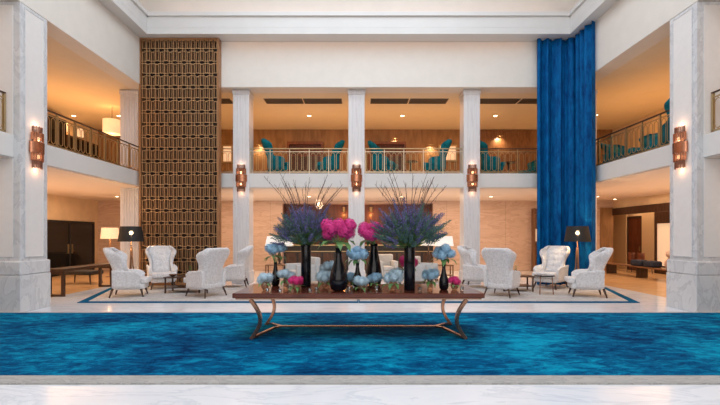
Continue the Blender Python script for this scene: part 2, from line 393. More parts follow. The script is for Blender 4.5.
def column(x, label, wd=.56):
    t = thing('marble_column', label, 'column', (x, 14.85, 0), 0)
    h = wd/2
    b = BX(-h,h,-.3,.3,0.0,ZU-.02)
    b.build('shaft', 'colmarble', t, bevel=.01)
    b = MB()
    for k in range(-2, 3): b.box(k*.09-.012, k*.09+.012, -.315, -.3, .55, ZU-.25)
    b.build('fluting', 'colmarble', t)
    BX(-h-.03,h+.03,-.33,.3,0,.42).build('base', 'colmarble', t, bevel=.012)
    BX(-h-.025,h+.025,-.325,.3,ZU-.16,ZU-.02).build('capital', 'colmarble', t, bevel=.012)
    return t
column(-4.07, 'pale marble column beside the bronze lattice screen')
column(-.07, 'middle pale marble column of the back arcade')
column(3.93, 'pale marble column between the middle column and the blue curtain')
column(-7.95, 'pale marble corner column left of the bronze lattice screen', .62)
column(7.95, 'pale marble corner column half hidden behind the blue curtain', .62)

# ---------------------------------------------------------------- lattice screen
t = thing('lattice_screen', 'tall bronze lattice screen of interlocking elongated rings', 'screen', (-5.99, 14.15, 0))
x0, x1, zt = -1.325, 1.325, ZS-.01
BX(x0+.03,x1-.03,.09,.13,.02,zt-.03).build('back_panel', 'bronzedark', t)
b = MB(); b.box(x0,x0+.05,-.15,.14,0,zt); b.box(x1-.05,x1,-.15,.14,0,zt); b.box(x0+.05,x1-.05,-.15,.14,zt-.06,zt); b.box(x0+.05,x1-.05,-.15,.14,0,.08)
b.build('frame', 'bronze', t)
b = MB(); tb = MB(); n = 17; p = (x1-x0-.1)/n; ph = .826; hw = .054; bw = .021
for k in range(n):
    cx = x0+.05+p*(k+.5); yy = -.10 if k%2 else -.085
    zc = zt-.06-.33-(ph/2 if k%2 else 0)+ph
    while zc > .08:
        za, zb = max(.08, zc-ph+.055), min(zc-.055, zt-.06)
        if zb-za > .06:
            b.box(cx-hw,cx-hw+bw,yy,yy+.07,za,zb); b.box(cx+hw-bw,cx+hw,yy,yy+.07,za,zb)
            tb.box(cx-hw,cx+hw,yy-.012,yy+.03,zb-.018,zb); tb.box(cx-hw,cx+hw,yy-.012,yy+.03,za,za+.018)
            for e_ in (-hw, hw-.010): tb.box(cx+e_,cx+e_+.010,yy-.010,yy,za+.018,zb-.018)
        zm = zc-ph/2
        if za < zm-.06 and zm+.06 < zb:
            for q in (-.052, .034): tb.box(cx-.105,cx+.105,yy-.02,yy-.012,zm+q,zm+q+.018)
        zc -= ph
b.build('lattice', 'bronze', t); tb.build('ring_outlines', 'bronzelight', t)

# ---------------------------------------------------------------- curtain
def curtain():
    pl = [(5.98,14.08),(7.02,14.08),(7.20,13.9),(7.20,12.84)]
    seg = []; tot = 0
    for a, c in zip(pl, pl[1:]):
        d = math.dist(a, c); seg.append((a, c, tot, d)); tot += d
    def fn(u, v):
        q = u*tot
        for a, c, s0, d in seg:
            if q <= s0+d+1e-6: break
        k = (q-s0)/d; x = a[0]+(c[0]-a[0])*k; y = a[1]+(c[1]-a[1])*k
        nx, ny = (c[1]-a[1])/d, -(c[0]-a[0])/d
        w = .09*math.sin(q*2*PI/.33+1.1*math.sin(q*4.1))*(1+.2*math.sin(v*3+q*3)) + .022*math.sin(q*2*PI/.145+1.2*math.sin(q*3+v*2))
        return Vector((x+nx*w-abs(nx)*0, y+ny*w, .02+v*(ZS-.05)))
    o = MB().grid(fn, 190, 24).build('velvet_curtain', 'curtain', smooth=True, solid=.012)
    tag(o, 'floor-to-ceiling pleated blue velvet curtain wrapping the back right corner', 'curtain')
curtain()

# ---------------------------------------------------------------- balustrades
RH = .89
def balustrade(name_label, p0, p1, posts_at_ends=True, npan=None, mats=('rail','brasslight','brass'), rings=3, group=None, post_w=.026):
    p0, p1 = Vector(p0), Vector(p1); L = (p1-p0).length; ang = math.atan2(p1.y-p0.y, p1.x-p0.x)
    t = thing('balustrade', name_label, 'railing', p0, ang, group)
    npan = npan or max(1, round(L/.664)); pw = L/npan
    BX(0,L,-.03,.03,RH-.03,RH).build('handrail', mats[0], t, bevel=.008)
    BX(0,L,-.012,.012,RH-.13,RH-.105).build('upper_rail', mats[1], t)
    BX(0,L,-.02,.02,.045,.075).build('bottom_rail', mats[1], t)
    pm = None
    for i in range(npan+1):
        if pm is None: pm = BX(-post_w/2,post_w/2,-.02,.02,0,RH-.035).build('post', mats[1], t); o = pm
        else: o = pm.copy(); C.objects.link(o); o.parent = t
        o.location = (min(max(i*pw, post_w/2), L-post_w/2), 0, 0)
    rm = None
    for i in range(npan):
        for k in range(rings):
            if rm is None:
                rp = pw/(rings+.35)
                r = rp*.36; zc0, zc1 = .075+r+.03, RH-.13-r-.03; pts = []
                for a in range(7): an = PI*a/6; pts.append((r*math.cos(an), 0, zc1+r*math.sin(an)))
                for a in range(7): an = PI+PI*a/6; pts.append((r*math.cos(an), 0, zc0+r*math.sin(an)))
                b = MB().loopbar(pts, .011, .012, (0,1,0))
                b.box(-.005,.005,-.006,.006,.075,zc0-r); b.box(-.005,.005,-.006,.006,zc1+r,RH-.13)
                rm = b.build('infill_ring', mats[2], t); o = rm
            else: o = rm.copy(); C.objects.link(o); o.parent = t
            o.location = (i*pw + pw/2 + (k-(rings-1)/2)*rp, 0, 0)
    return t
G = 'balustrades along the back gallery'
bk = ('brass','brasslight','brass')
balustrade('short brass balustrade of the upper gallery beside the lattice screen', (-7.6,14.72,Z1T), (-4.36,14.72,Z1T), mats=bk)
balustrade('brass balustrade of the upper gallery left of the middle column', (-3.78,14.72,Z1T), (-.36,14.72,Z1T), mats=bk)
balustrade('brass balustrade of the upper gallery right of the middle column', (.22,14.72,Z1T), (3.64,14.72,Z1T), mats=bk)
balustrade('brass balustrade of the upper gallery running behind the blue curtain', (4.22,14.72,Z1T), (7.6,14.72,Z1T), mats=('rail','brass','brass'))
sd = ('rail','brass','brass')
balustrade('dark-railed brass balustrade of the left upper gallery between pillar and corner', (-7.56,PY1+.02,Z1T), (-7.56,14.52,Z1T), mats=sd, post_w=.05)
balustrade('dark-railed brass balustrade of the right upper gallery with teal chairs behind', (7.56,PY1+.02,Z1T), (7.56,14.52,Z1T), mats=sd, post_w=.05)
balustrade('near end of brass balustrade at the left edge before the pillar', (-7.56,6.0,Z1T), (-7.56,PY0-.07,Z1T), mats=sd, post_w=.05)
balustrade('near end of brass balustrade at the right edge before the pillar', (7.56,6.0,Z1T), (7.56,PY0-.07,Z1T), mats=sd, post_w=.05)

# ---------------------------------------------------------------- sconces
def sconce(loc, rz, label, first=None, e=1.0):
    t = thing('wall_sconce', label, 'wall light', loc, rz, 'tiered copper wall lights')   # front faces -y
    BX(-.09,.09,-.03,0,-.36,.36).build('back_plate', 'darkcopper', t)
    def tier(z0, z1, rad, n, mat, nm):
        b = MB()
        for i in range(n):
            a = PI*(i+.5)/n
            x, y = -rad*math.cos(a), -.03-rad*.62*math.sin(a)
            b.tube([(x,y,z0+.012*(i%2)),(x,y,z1+.012*(i%2))], .0115, 8)
        b.build(nm, mat, t, smooth=False)
    tier(.31,.465,.135,12,'darkcopper','rod_tier'); tier(.15,.33,.165,14,'copper','rod_tier')
    b = MB(); n = 14; rad = .20
    o_ = [(-rad*math.cos(PI*i/n), -.02-rad*.66*math.sin(PI*i/n)) for i in range(n+1)]
    i_ = [(-(rad-.012)*math.cos(PI*i/n), -.02-(rad-.012)*.66*math.sin(PI*i/n)) for i in range(n, -1, -1)]
    b.poly(o_+i_, -.115, .125); b.build('central_band', 'copper', t)
    tier(-.30,-.12,.165,14,'copper','rod_tier'); tier(-.465,-.28,.135,12,'darkcopper','rod_tier')
    for z in (.2, -.2):
        MB().lathe([(.0,-.05),(.028,-.03),(.034,0),(.028,.03),(.0,.05)], (0,-.075,z), 10).build('bulb', 'bulb', t, smooth=True)
    for z, en in ((.50, e), (-.50, e*1.0)):
        l = light('POINT', 'sconce_lamp', (0,-.09,z), en, (1,.55,.32), .05); l.parent = t
    return t
sz = at(0,178.5,14.52).z
sconce((-4.05,14.53,sz),0,'copper tiered wall light on the column beside the lattice screen')
sconce((-.07,14.53,sz),0,'copper tiered wall light on the middle column')
sconce((3.93,14.53,sz),0,'copper tiered wall light on the third column, left of the blue curtain')
for s in (-1, 1):
    sconce((s*(AX-.015), 9.46, 3.63), R(90) if s < 0 else R(-90), 'large copper tiered wall light on the %s broad pillar' % ('left' if s < 0 else 'right'), e=1.7)

# ---------------------------------------------------------------- ceiling fittings
def downlight(x, y, z, label, e, col, on=True):
    t = thing('downlight', label, 'ceiling light', (x, y, z), 0)
    MB().lathe([(.075,-.012),(.11,-.012),(.11,0),(.075,0)], n=20, cap0=False, cap1=False).build('trim_ring', 'white', t)
    MB().lathe([(.074,-.008),(.074,-.002)], n=20).build('lens', 'spot', t)
    l = light('SPOT', 'downlight_lamp', (0,0,-.03), e, col, .05, (0,0,0), None, R(120), .8); l.parent = t
for x, w_ in ((-2.07,'above the left middle bay'),(1.85,'above the right middle bay'),(5.77,'near the blue curtain')):
    downlight(x, 17.7, ZU-.001, 'round lit downlight in the upper gallery ceiling '+w_, 60, WARM)
downlight(9.95,17.6,ZU-.001,'round lit downlight in the upper right gallery ceiling beside the curtain', 50, WARM)
downlight(-10.1,17.7,ZU-.001,'round lit downlight in the upper left gallery ceiling above the drum lamp', 50, WARM)
downlight(-12.0,17.7,ZU-.001,'round lit downlight at the wall end of the upper left gallery ceiling', 50, WARM)
for x, w_ in ((-10.2,'over the left side gallery'),(-2.1,'behind the left tall bouquet'),(1.8,'behind the right tall bouquet'),(5.6,'over the beige marble wall'),(10.1,'just right of the blue curtain')):
    downlight(x, 17.75, Z1B-.021, 'round lit downlight in the ground floor ceiling '+w_, 45, WARM2)
downlight(11.6, 19.0, Z1B-.021, 'small lit downlight in the ground floor ceiling at the far right wall', 12, WARM2)
for xa, xb, w_ in ((-7.2,-4.75,'behind the lattice screen'),(-3.51,-2.09,'of the left middle bay, left half'),(-2.05,-.62,'of the left middle bay, right half'),(.45,1.86,'of the right middle bay, left half'),(1.91,3.33,'of the right middle bay, right half'),(4.45,6.0,'beside the third column'),(6.06,7.6,'behind the blue curtain')):
    t = thing('ceiling_vent', 'grey slotted air vent in the upper gallery ceiling '+w_, 'vent', ((xa+xb)/2, 15.78, ZU-.001), 0, 'gallery ceiling vents')
    h = (xb-xa)/2
    b = MB(); b.box(-h,h,-.29,-.26,-.015,0); b.box(-h,h,.26,.29,-.015,0); b.box(-h,-h+.03,-.26,.26,-.015,0); b.box(h-.03,h,-.26,.26,-.015,0)
    b.build('frame', 'vent', t)
    b = MB(); b.box(-h+.03,h-.03,-.26,.26,-.003,0)
    for k in range(9): b.box(-h+.03,h-.03,-.24+k*.057,-.215+k*.057,-.013,-.003)
    b.build('grille', 'vent', t)

# ---------------------------------------------------------------- rugs
t = thing('floor_rug', 'huge mottled deep blue rug spread under the wooden table', 'rug', (0, 6.95, 0))
BX(-11,11,4.92-6.95,8.93-6.95,.0,.02).build('pile', 'rug', t)
b = MB(); b.box(-11,11,4.66-6.95,4.918-6.95,0,.018); b.box(-11,11,8.932-6.95,9.02-6.95,0,.018); b.build('border', 'rugborder', t)
def srug(s, label):
    t = thing('seating_rug', label, 'rug', (0, 0, 0))
    y0, y1 = 10.34, 14.12
    def xe(y, ins): return 6.93+(y-10.34)*.32-ins
    o = [(.004,y0),(xe(y0,0),y0),(xe(13.4,0),13.4),(7.0 if 0 else xe(13.4,.1),y1-.2),(.004,y1-.2)]
    i = [(.03,y0+.2),(xe(y0+.2,.22),y0+.2),(xe(13.4,.2),13.3),(xe(13.4,.3),y1-.3),(.03,y1-.3)]
    f = lambda pts: [(s*x, y) for x, y in (pts if s > 0 else pts[::-1])]
    MB().poly(f(o), .0, .012).build('border', 'rug2blue', t)
    MB().poly(f(i), .012, .018).build('pile', 'rug2', t)
srug(-1, 'pale grey rug with blue edge under the left group of armchairs'); srug(1, 'pale grey rug with blue edge under the right group of armchairs')

# ---------------------------------------------------------------- wing chairs
def wing_chair(name, label, mat, legmat, group, tuft=True, loc=(0,0,0), rz=0, H=1.30, wing=1.0):
    t = thing(name, label, 'armchair', loc, rz, group)      # faces -y
    S = H/1.30
    def prof(h):     # h 0..1 up the back: half width, back y, forward reach
        w = .33+.10*math.exp(-((h-.12)/.22)**2)*.7 + (.075+.045*wing)*math.exp(-((h-.86)/.18)**2)
        if h > .92: w -= .10*((h-.92)/.08)**2
        yb = .17+.32*h-.05*math.sin(h*PI)
        fw = .17+.30*math.exp(-((h-.0)/.25)**2)+.11*wing*math.exp(-((h-.80)/.16)**2)
        if h > .90: fw -= .16*((h-.90)/.10)**1.6
        return w, yb, fw
    z0, zt = .26*S, H
    def fn(u, v):
        w, yb, fw = prof(v); z = z0+(zt-z0)*v
        s = 2*u-1; a = abs(s); sg = 1 if s > 0 else -1
        # path: flat back, rounded corner, wing forward
        if a < .45: x = w*.86*a/.45; y = yb+.03*(1-(a/.45)**2)
        elif a < .62:
            k = (a-.45)/.17*PI/2; x = w*.86+w*.14*math.sin(k); y = yb-.10*(1-math.cos(k))
        else:
            k = (a-.62)/.38; x = w+.03*k*(1 if v > .5 else 0); y = yb-.10-(fw-.08)*k
        z -= .07*S*(max(0, a-.5)/.5)**2 * max(0,(v-.85)/.15)
        return Vector((sg*x, y, z+.02*math.cos(s*PI/2)*max(0,(v-.9)*10)))
    MB().grid(fn, 28, 18).build('backrest', mat, t, smooth=True, solid=.085*S, sub=1)
    # inner back cushion with tufting
    def fc(u, v):
        vv = .22+.70*v; w, yb, fw = prof(vv); z = z0+(zt-z0)*vv
        x = (2*u-1)*w*.80
        bul = .05*(1-(2*u-1)**4)*(1-(2*v-1)**6)
        d = abs(math.sin(u*PI*3))*abs(math.sin(v*PI*4)) if tuft else 1
        return Vector((x, yb-.055-bul*(.55+.45*d), z))
    MB().grid(fc, 24, 28).build('back_cushion', mat, t, smooth=True, solid=.01)
    # arms: side panels rising to a rounded, forward sloping top
    for s in (-1, 1):
        def fa(u, v):
            y = .30-.62*u; ztop = (.74-.06*u**.6-.07*max(0,(u-.75)/.25)**2)*S
            zb = .24*S; a = v*2*PI
            cz = (ztop+zb)/2; hz = (ztop-zb)/2; hw = .062
            k = 1 if .04 < u < .96 else .82
            ca, sa = math.cos(a), math.sin(a)
            xx = hw*k*(abs(ca)**.6)*(1 if ca > 0 else -1); zz = hz*(k*.3+.7)*(abs(sa)**.45)*(1 if sa > 0 else -1)
            out = .05*max(0, sa)
            return Vector((s*(.385+out*1.1+xx), y, cz+zz))
        b = MB(); b.grid(fa, 10, 20); bmesh.ops.remove_doubles(b.b, verts=b.b.verts, dist=.0005)
        for e_ in (0, 1):
            ring = [v for v in b.b.verts if abs(v.co.y-(.30-.62*e_)) < 1e-4]
            c = sum((v.co for v in ring), Vector())/len(ring)
            ring.sort(key=lambda v: math.atan2(v.co.z-c.z, (v.co.x-c.x)*4)); b.b.faces.new(ring)
        b.build('armrest', mat, t, smooth=True, bevel=.04, segs=4)
    BX(-.385,.385,-.43,.26,.20*S,.37*S).build('seat_base', mat, t, smooth=True, bevel=.05, segs=3)
    MB().poly([(-.40,-.50),(.40,-.50),(.40,-.335),(.335,-.335),(.335,.24),(-.335,.24),(-.335,-.335),(-.40,-.335)],.355*S,.50*S).build('seat_cushion', mat, t, smooth=True, bevel=.055, segs=4)
    for sx in (-1, 1):
        for sy, yy in ((-1,-.33), (1,.30)):
            MB().tube([(sx*.33,yy,.23*S),(sx*.40,yy+sy*.06,.004)], [.032,.016], 8).build('leg', legmat, t, smooth=True)
    return t
CG = 'pale grey velvet wing armchairs of the atrium'
wc = wing_chair('wing_armchair', 'pale velvet wing armchair nearest the left pillar, in profile facing right', 'velvetw', 'darkwood', CG, loc=(-6.27,11.45,.02), rz=R(108))
wc.scale = (.88, 1.07, 1)
dup(wc, (-6.18,13.2,.02), R(32), 'pale tufted wing armchair facing us before the lattice screen')
dup(wc, (-4.14,11.45,.02), R(-122), 'pale wing armchair seen from behind, right of the left coffee table')
dup(wc, (-3.98,13.55,.02), R(-80), 'pale wing armchair facing left beside the column near the lattice screen')
dup(wc, (3.78,13.45,.02), R(58), 'pale wing armchair facing right beside the third column')
dup(wc, (3.92,11.5,.02), R(142), 'pale wing armchair seen from behind, left of the right coffee table')
dup(wc, (6.05,13.2,.02), R(-50), 'pale wing armchair facing us before the blue curtain')
dup(wc, (6.25,11.45,.02), R(-108), 'pale wing armchair nearest the right pillar, in profile facing left')
TG = 'teal wing armchairs of the upper gallery'
zf = Z1T
tc = wing_chair('wing_armchair', 'teal velvet wing chair facing right at the left end of the left middle bay', 'velvett', 'darkwood', TG, tuft=False, loc=(ax(276,15.6),15.6,zf), rz=R(100), H=1.34, wing=.7)
for x, rz, lb in ((330,-80,'teal velvet wing chair facing left, just left of the middle column upstairs'),(383,72,'teal velvet wing chair facing right, just right of the middle column upstairs'),
                  (437,-98,'teal velvet wing chair facing left before the gold picture upstairs'),(490,78,'teal velvet wing chair facing right beside the third column upstairs')):
    dup(tc, (ax(x,15.7),15.7,zf), R(rz), lb)
dup(tc, (ax(533,16.4),16.6,zf), R(-80), 'low dark teal armchair upstairs at the edge of the blue curtain', scale=(1,1,.66))
dup(tc, (8.35,10.75,zf), R(160), 'teal wing chair behind the right balustrade close to the broad pillar')
dup(tc, (8.5,12.2,zf), R(-70), 'teal low-backed chair in the middle of the right upper gallery', scale=(1,1,.66))
dup(tc, (8.5,13.6,zf), R(20), 'teal low-backed chair at the far end of the right upper gallery', scale=(1,1,.66))

# ---------------------------------------------------------------- main table
TX, TY0, TY1, TZ = 1.97, 6.54, 7.84, .755
t = thing('console_table', 'long polished red-brown wooden table with curved metal legs on the blue rug', 'table', (0, (TY0+TY1)/2, .02))
hd = (TY1-TY0)/2; zt = TZ-.02
b = BX(-TX,TX,-hd,hd,zt-.075,zt); b.build('tabletop', 'tablewood', t, bevel=.012)
BX(-TX+.04,TX-.04,-hd+.04,hd-.04,zt-.10,zt-.077).build('apron', 'legmetal', t)
for sx in (-1, 1):
    for sy in (-1, 1):
        pts = []
        for i in range(13):
            k = i/12; pts.append((sx*(1.70-.15*math.sin(k*PI)), sy*(hd-.09+.03*math.cos(k*PI)), (zt-.10)*(1-k)+.0))
        MB().strip(pts, .050, .085, (0,1,0)).build('leg', 'legmetal', t, bevel=.004)
    b = MB()
    for sy in (-1, 1):
        b.strip([(sx*1.69, sy*(hd-.10), .018),(sx*1.56, sy*(hd-.28), .055),(sx*1.42, sy*.10, .085),(sx*1.32, 0, .085)], .05, .028, (0,0,1))
    b.build('foot_stretcher', 'legmetal', t)
BX(-1.34,1.34,-.022,.022,.072,.10).build('stretcher', 'legmetal', t, bevel=.004)

# ---------------------------------------------------------------- flowers
def head_mesh(name, seed, petals=190):
    rnd = random.Random(seed); b = bmesh.new()
    bmesh.ops.create_icosphere(b, subdivisions=2, radius=.62)
    for i in range(petals):
        z = 1-2*(i+.5)/petals; a = i*2.39996+rnd.uniform(-.1,.1); r = math.sqrt(1-z*z)
        n = Vector((r*math.cos(a), r*math.sin(a), z)); n = (n+Vector([rnd.uniform(-.18,.18) for _ in range(3)])).normalized()
        c = n*rnd.uniform(.72,1.0); e = n.orthogonal().normalized(); q = Matrix.Rotation(rnd.uniform(0,PI), 3, n); e = q @ e; f = n.cross(e)
        s = rnd.uniform(.12,.17)
        vc = b.verts.new(c)
        for k in range(4):
            d = e*math.cos(k*PI/2)+f*math.sin(k*PI/2); g = n.cross(d)
            v1 = b.verts.new(c+d*s*.6+g*s*.48+n*.05); v2 = b.verts.new(c+d*s*1.1+n*.02); v3 = b.verts.new(c+d*s*.6-g*s*.48+n*.05)
            b.faces.new((vc, v1, v2, v3))
    me = bpy.data.meshes.new(name); b.to_mesh(me); b.free()
    for p in me.polygons: p.use_smooth = True
    return me
HM = {}
for c in ('pink','hotpink','blue','paleblue'):
    me = head_mesh('flower_head', 3); me.materials.append(M[c]); HM[c] = me
def leaf_mesh(b, p, d, L, W, droop=.3):
    d = Vector(d).normalized(); sdw = d.cross(Vector((0,0,1)))
    if sdw.length < .05: sdw = Vector((1,0,0))
    sdw.normalize(); up = sdw.cross(d)
    pts = [(0,0,0),(.35,.5,.06),(.7,.4,0),(1,0,-droop)]
    l = [b.verts.new(Vector(p)+d*L*k+sdw*W*w_+up*L*u-Vector((0,0,0))) for k, w_, u in pts]
    r = [b.verts.new(Vector(p)+d*L*k-sdw*W*w_+up*L*u) for k, w_, u in pts[1:3]]
    b.faces.new((l[0], l[1], r[0])); b.faces.new((l[1], l[2], r[1], r[0])); b.faces.new((l[2], l[3], r[1]))
def bouquet(label, center, neck, heads, mat, leaves=6, seed=1, cat='flowers', grp=None):
    """center: middle of the flowers; neck: mouth of the vessel; heads: [(dx,dy,dz,r)]"""
    rnd = random.Random(seed)
    t = thing('hydrangea_bouquet', label, cat, neck, 0, grp)
    off = Vector(center)-Vector(neck)
    for (dx, dy, dz, r) in heads:
        o = bpy.data.objects.new('flower_head', HM[mat]); C.objects.link(o); o.parent = t
        o.location = off+Vector((dx,dy,dz)); o.scale = (r,r,r*.92); o.rotation_euler = (rnd.uniform(0,3),rnd.uniform(0,3),rnd.uniform(0,3))
    b = MB()
    for (dx, dy, dz, r) in heads: b.tube([(0,0,-.08),(off.x*.6+dx*.4,off.y*.6+dy*.4,off.z*.4),(off.x+dx,off.y+dy,off.z+dz)], .005, 5)
    b.build('stem', 'leaf', t)
    if leaves:
        b = MB()
        R0 = max(r+math.hypot(dx,dy) for dx,dy,dz,r in heads)
        for i in range(leaves):
            a = 2*PI*i/leaves+rnd.uniform(-.3,.3)
            leaf_mesh(b.b, (off.x*.5+.3*R0*math.cos(a), off.y*.5+.3*R0*math.sin(a), off.z-R0*.55), (math.cos(a), math.sin(a), rnd.uniform(-.5,.1)), R0*.85, R0*.35)
        b.build('leaves', 'leaf', t)
    return t
def vase(label, x, y, z, prof, mat='black', name='vase', grp=None, n=28):
    o = MB().lathe(prof, n=n, cap1=False).build(name, mat, smooth=True)
    o.location = (x, y, z); tag(o, label, 'vase', grp)
    return o
def inner(prof, th=.008): return prof + [(max(r-th,.002), z) for r, z in prof[::-1][:-1]] + [(max(prof[0][0]-th,.002), prof[0][1]+.01)]
ZT = TZ+.001
# tall cylinders + wild bouquets
def cluster(n, R_, r, seed, flat=.8):
    rnd = random.Random(seed); out = [(0,0,R_*.35*flat, r)]
    for i in range(n-1):
        a = i*2.4; z = rnd.uniform(-.5,.55)*R_*flat; q = R_*(.62+.2*rnd.random())
        out.append((q*math.cos(a), q*math.sin(a), z, r*rnd.uniform(.85,1.1)))
    return out
def spike_mesh(seed, col):
    rnd = random.Random(seed); b = bmesh.new()
    L = 1.0
    m2 = MB(); m2.b.free(); m2.b = b; m2.tube([(0,0,0),(.02,0,.5),(0,0,1)], .005, 4)
    ns = len(b.faces)
    for i in range(46):
        z = .60+.40*i/46; a = i*2.4; r = .045*(1-.65*i/46)*rnd.uniform(.7,1.1)
        r *= 1.5*rnd.uniform(.5,1.3); c = Vector((r*math.cos(a), r*math.sin(a), z)); s = .030*(1-.45*i/46)
        n = Vector((math.cos(a), math.sin(a), .5)).normalized(); e = n.orthogonal().normalized(); f = n.cross(e)
        v = [b.verts.new(c+e*s*p+f*s*q+n*s*w_) for p, q, w_ in ((1,0,.3),(0,1,-.1),(-1,0,.3),(0,-1,-.1))]
        b.faces.new(v)
    me = bpy.data.meshes.new('flower_spike'); 
    for i, f in enumerate(b.faces):
        f.material_index = 0 if i < ns else 1
    b.to_mesh(me); b.free(); me.materials.append(M['leaf']); me.materials.append(M[col])
    return me
SPK = [spike_mesh(1,'purple'), spike_mesh(2,'purple'), spike_mesh(3,'bluegreen')]
def wild(label, p, seed, R_=.60, Ht=.80):
    rnd = random.Random(seed); t = thing('wild_bouquet', label, 'flowers', p)
    for i in range(96):
        a = i*2.39996; k = math.sqrt((i+.5)/96); tilt = k*1.36+rnd.uniform(-.12,.12)
        L = (Ht*math.cos(tilt*.78)**1.0*.92+R_*.48*math.sin(tilt))*rnd.uniform(.72,1.12)
        o = bpy.data.objects.new('flower_spike', (SPK[2] if tilt > .95 and i%3 else SPK[i%3 if i%2 else 0])); C.objects.link(o); o.parent = t
        o.rotation_euler = (0, tilt, a); o.scale = (.62,.62,L); o.location = (0,0,-.04)
    b = MB()
    for i in range(2400):
        a = rnd.uniform(0, 2*PI); tl = rnd.uniform(0,1)**.5*1.36; q = rnd.uniform(.06,.44+.16*(tl > .7))
        d = Vector((math.sin(tl)*math.cos(a), math.sin(tl)*math.sin(a), math.cos(tl)))
        dd = (d+Vector([rnd.uniform(-.5,.5) for _ in range(3)])).normalized()
        leaf_mesh(b.b, d*q*1.0, dd, rnd.uniform(.06,.14), rnd.uniform(.007,.016), .1)
    f = b.build('foliage', 'leaf', t); f['kind'] = 'stuff'
    b = MB()
    for i in range(1500):
        a = rnd.uniform(0, 2*PI); tl = rnd.uniform(.4,1)*1.40; q = rnd.uniform(.30,.66)
        d = Vector((math.sin(tl)*math.cos(a), math.sin(tl)*math.sin(a), math.cos(tl)))
        dd = (d+Vector([rnd.uniform(-.4,.4) for _ in range(3)])).normalized()
        leaf_mesh(b.b, d*q, dd, rnd.uniform(.05,.11), rnd.uniform(.007,.014), .1)
    f = b.build('leafy_sprigs', 'bluegreen', t); f['kind'] = 'stuff'
    b = MB()
    for i in range(3800):
        a = rnd.uniform(0, 2*PI); tl = rnd.uniform(0,1)**.6*1.18; q = rnd.uniform(.58,1.0)*(.70-.10*math.sin(tl)+.04*math.sin(a*9))
        if tl > 1.2: q *= .85
        d = Vector((math.sin(tl)*math.cos(a), math.sin(tl)*math.sin(a), math.cos(tl)))
        c = d*q; n = (d+Vector([rnd.uniform(-.8,.8) for _ in range(3)])).normalized(); e = n.orthogonal().normalized(); f = n.cross(e); k = rnd.uniform(.006,.012)
        b.b.faces.new([b.b.verts.new(c+e*k*p_+f*k*q_) for p_, q_ in ((1,0),(0,1),(-1,0),(0,-1))])
    f = b.build('loose_florets', 'purple', t); f['kind'] = 'stuff'
    for i in range(18):
        a = 2*PI*i/18+rnd.uniform(-.2,.2); L = rnd.uniform(.95,1.35); sp = rnd.uniform(.35,.80)
        dx, dy = math.cos(a)*sp, math.sin(a)*sp*.6
        pts = [(0,0,-.1),(dx*.3,dy*.3,L*.4),(dx*.62+rnd.uniform(-.02,.02),dy*.6,L*.72),(dx,dy,L)]
        b = MB(); b.tube(pts, [.007,.006,.005,.003], 5)
        for k in range(3):
            q = rnd.uniform(.5,.95); bx = Vector(pts[1]).lerp(Vector(pts[3]), q)
            b.tube([bx, bx+Vector((rnd.uniform(-.05,.05),0,rnd.uniform(.05,.14)))], [.003,.0015], 4)
        b.build('bare_twig', 'twig', t)
pL = Vector((ax(306,7.5), 7.5, ZT)); pR = Vector((ax(409.5,6.98), 6.98, ZT))
cyl = inner([(.086,0),(.090,.01),(.090,.74),(.088,.75)])
cyl2 = inner([(.086,0),(.092,.01),(.092,.72),(.089,.73)])
vase('tall black cylinder vase under the left violet bouquet', pL.x, pL.y, ZT, cyl)
vase('tall black cylinder vase under the right violet bouquet', pR.x, pR.y, ZT, cyl2)
wild('wild bouquet of violet-blue spikes, green leaves and bare twigs at the left', (pL.x, pL.y, ZT+.75), 11)
wild('wild bouquet of violet-blue spikes, green leaves and bare twigs at the right', (pR.x, pR.y, ZT+.73), 12)
# bottle vases with pink
bot = inner([(.07,0),(.125,.03),(.152,.13),(.146,.24),(.112,.36),(.072,.48),(.052,.58),(.054,.70)])
vase('black bottle vase with a narrow neck under the largest pink hydrangeas', ax(338.5,6.85), 6.85, ZT, bot)
bouquet('largest dome of magenta pink hydrangeas, left of the middle column', at(338.5,230.5,6.85), (ax(338.5,6.85), 6.85, ZT+.70),
        cluster(16,.275,.112,4,.66), 'pink', 8, 2)
bot2 = inner([(.08,0),(.125,.03),(.145,.12),(.14,.26),(.105,.45),(.075,.60),(.065,.70),(.072,.76)])
vase('wide black bottle vase standing behind, under the second pink hydrangeas', ax(374,7.66), 7.66, ZT, bot2)
bouquet('second dome of magenta hydrangeas, partly behind the right violet bouquet', at(371,231.5,7.45), (ax(374,7.66), 7.66, ZT+.76),
        cluster(12,.215,.108,5,.66), 'pink', 8, 3)
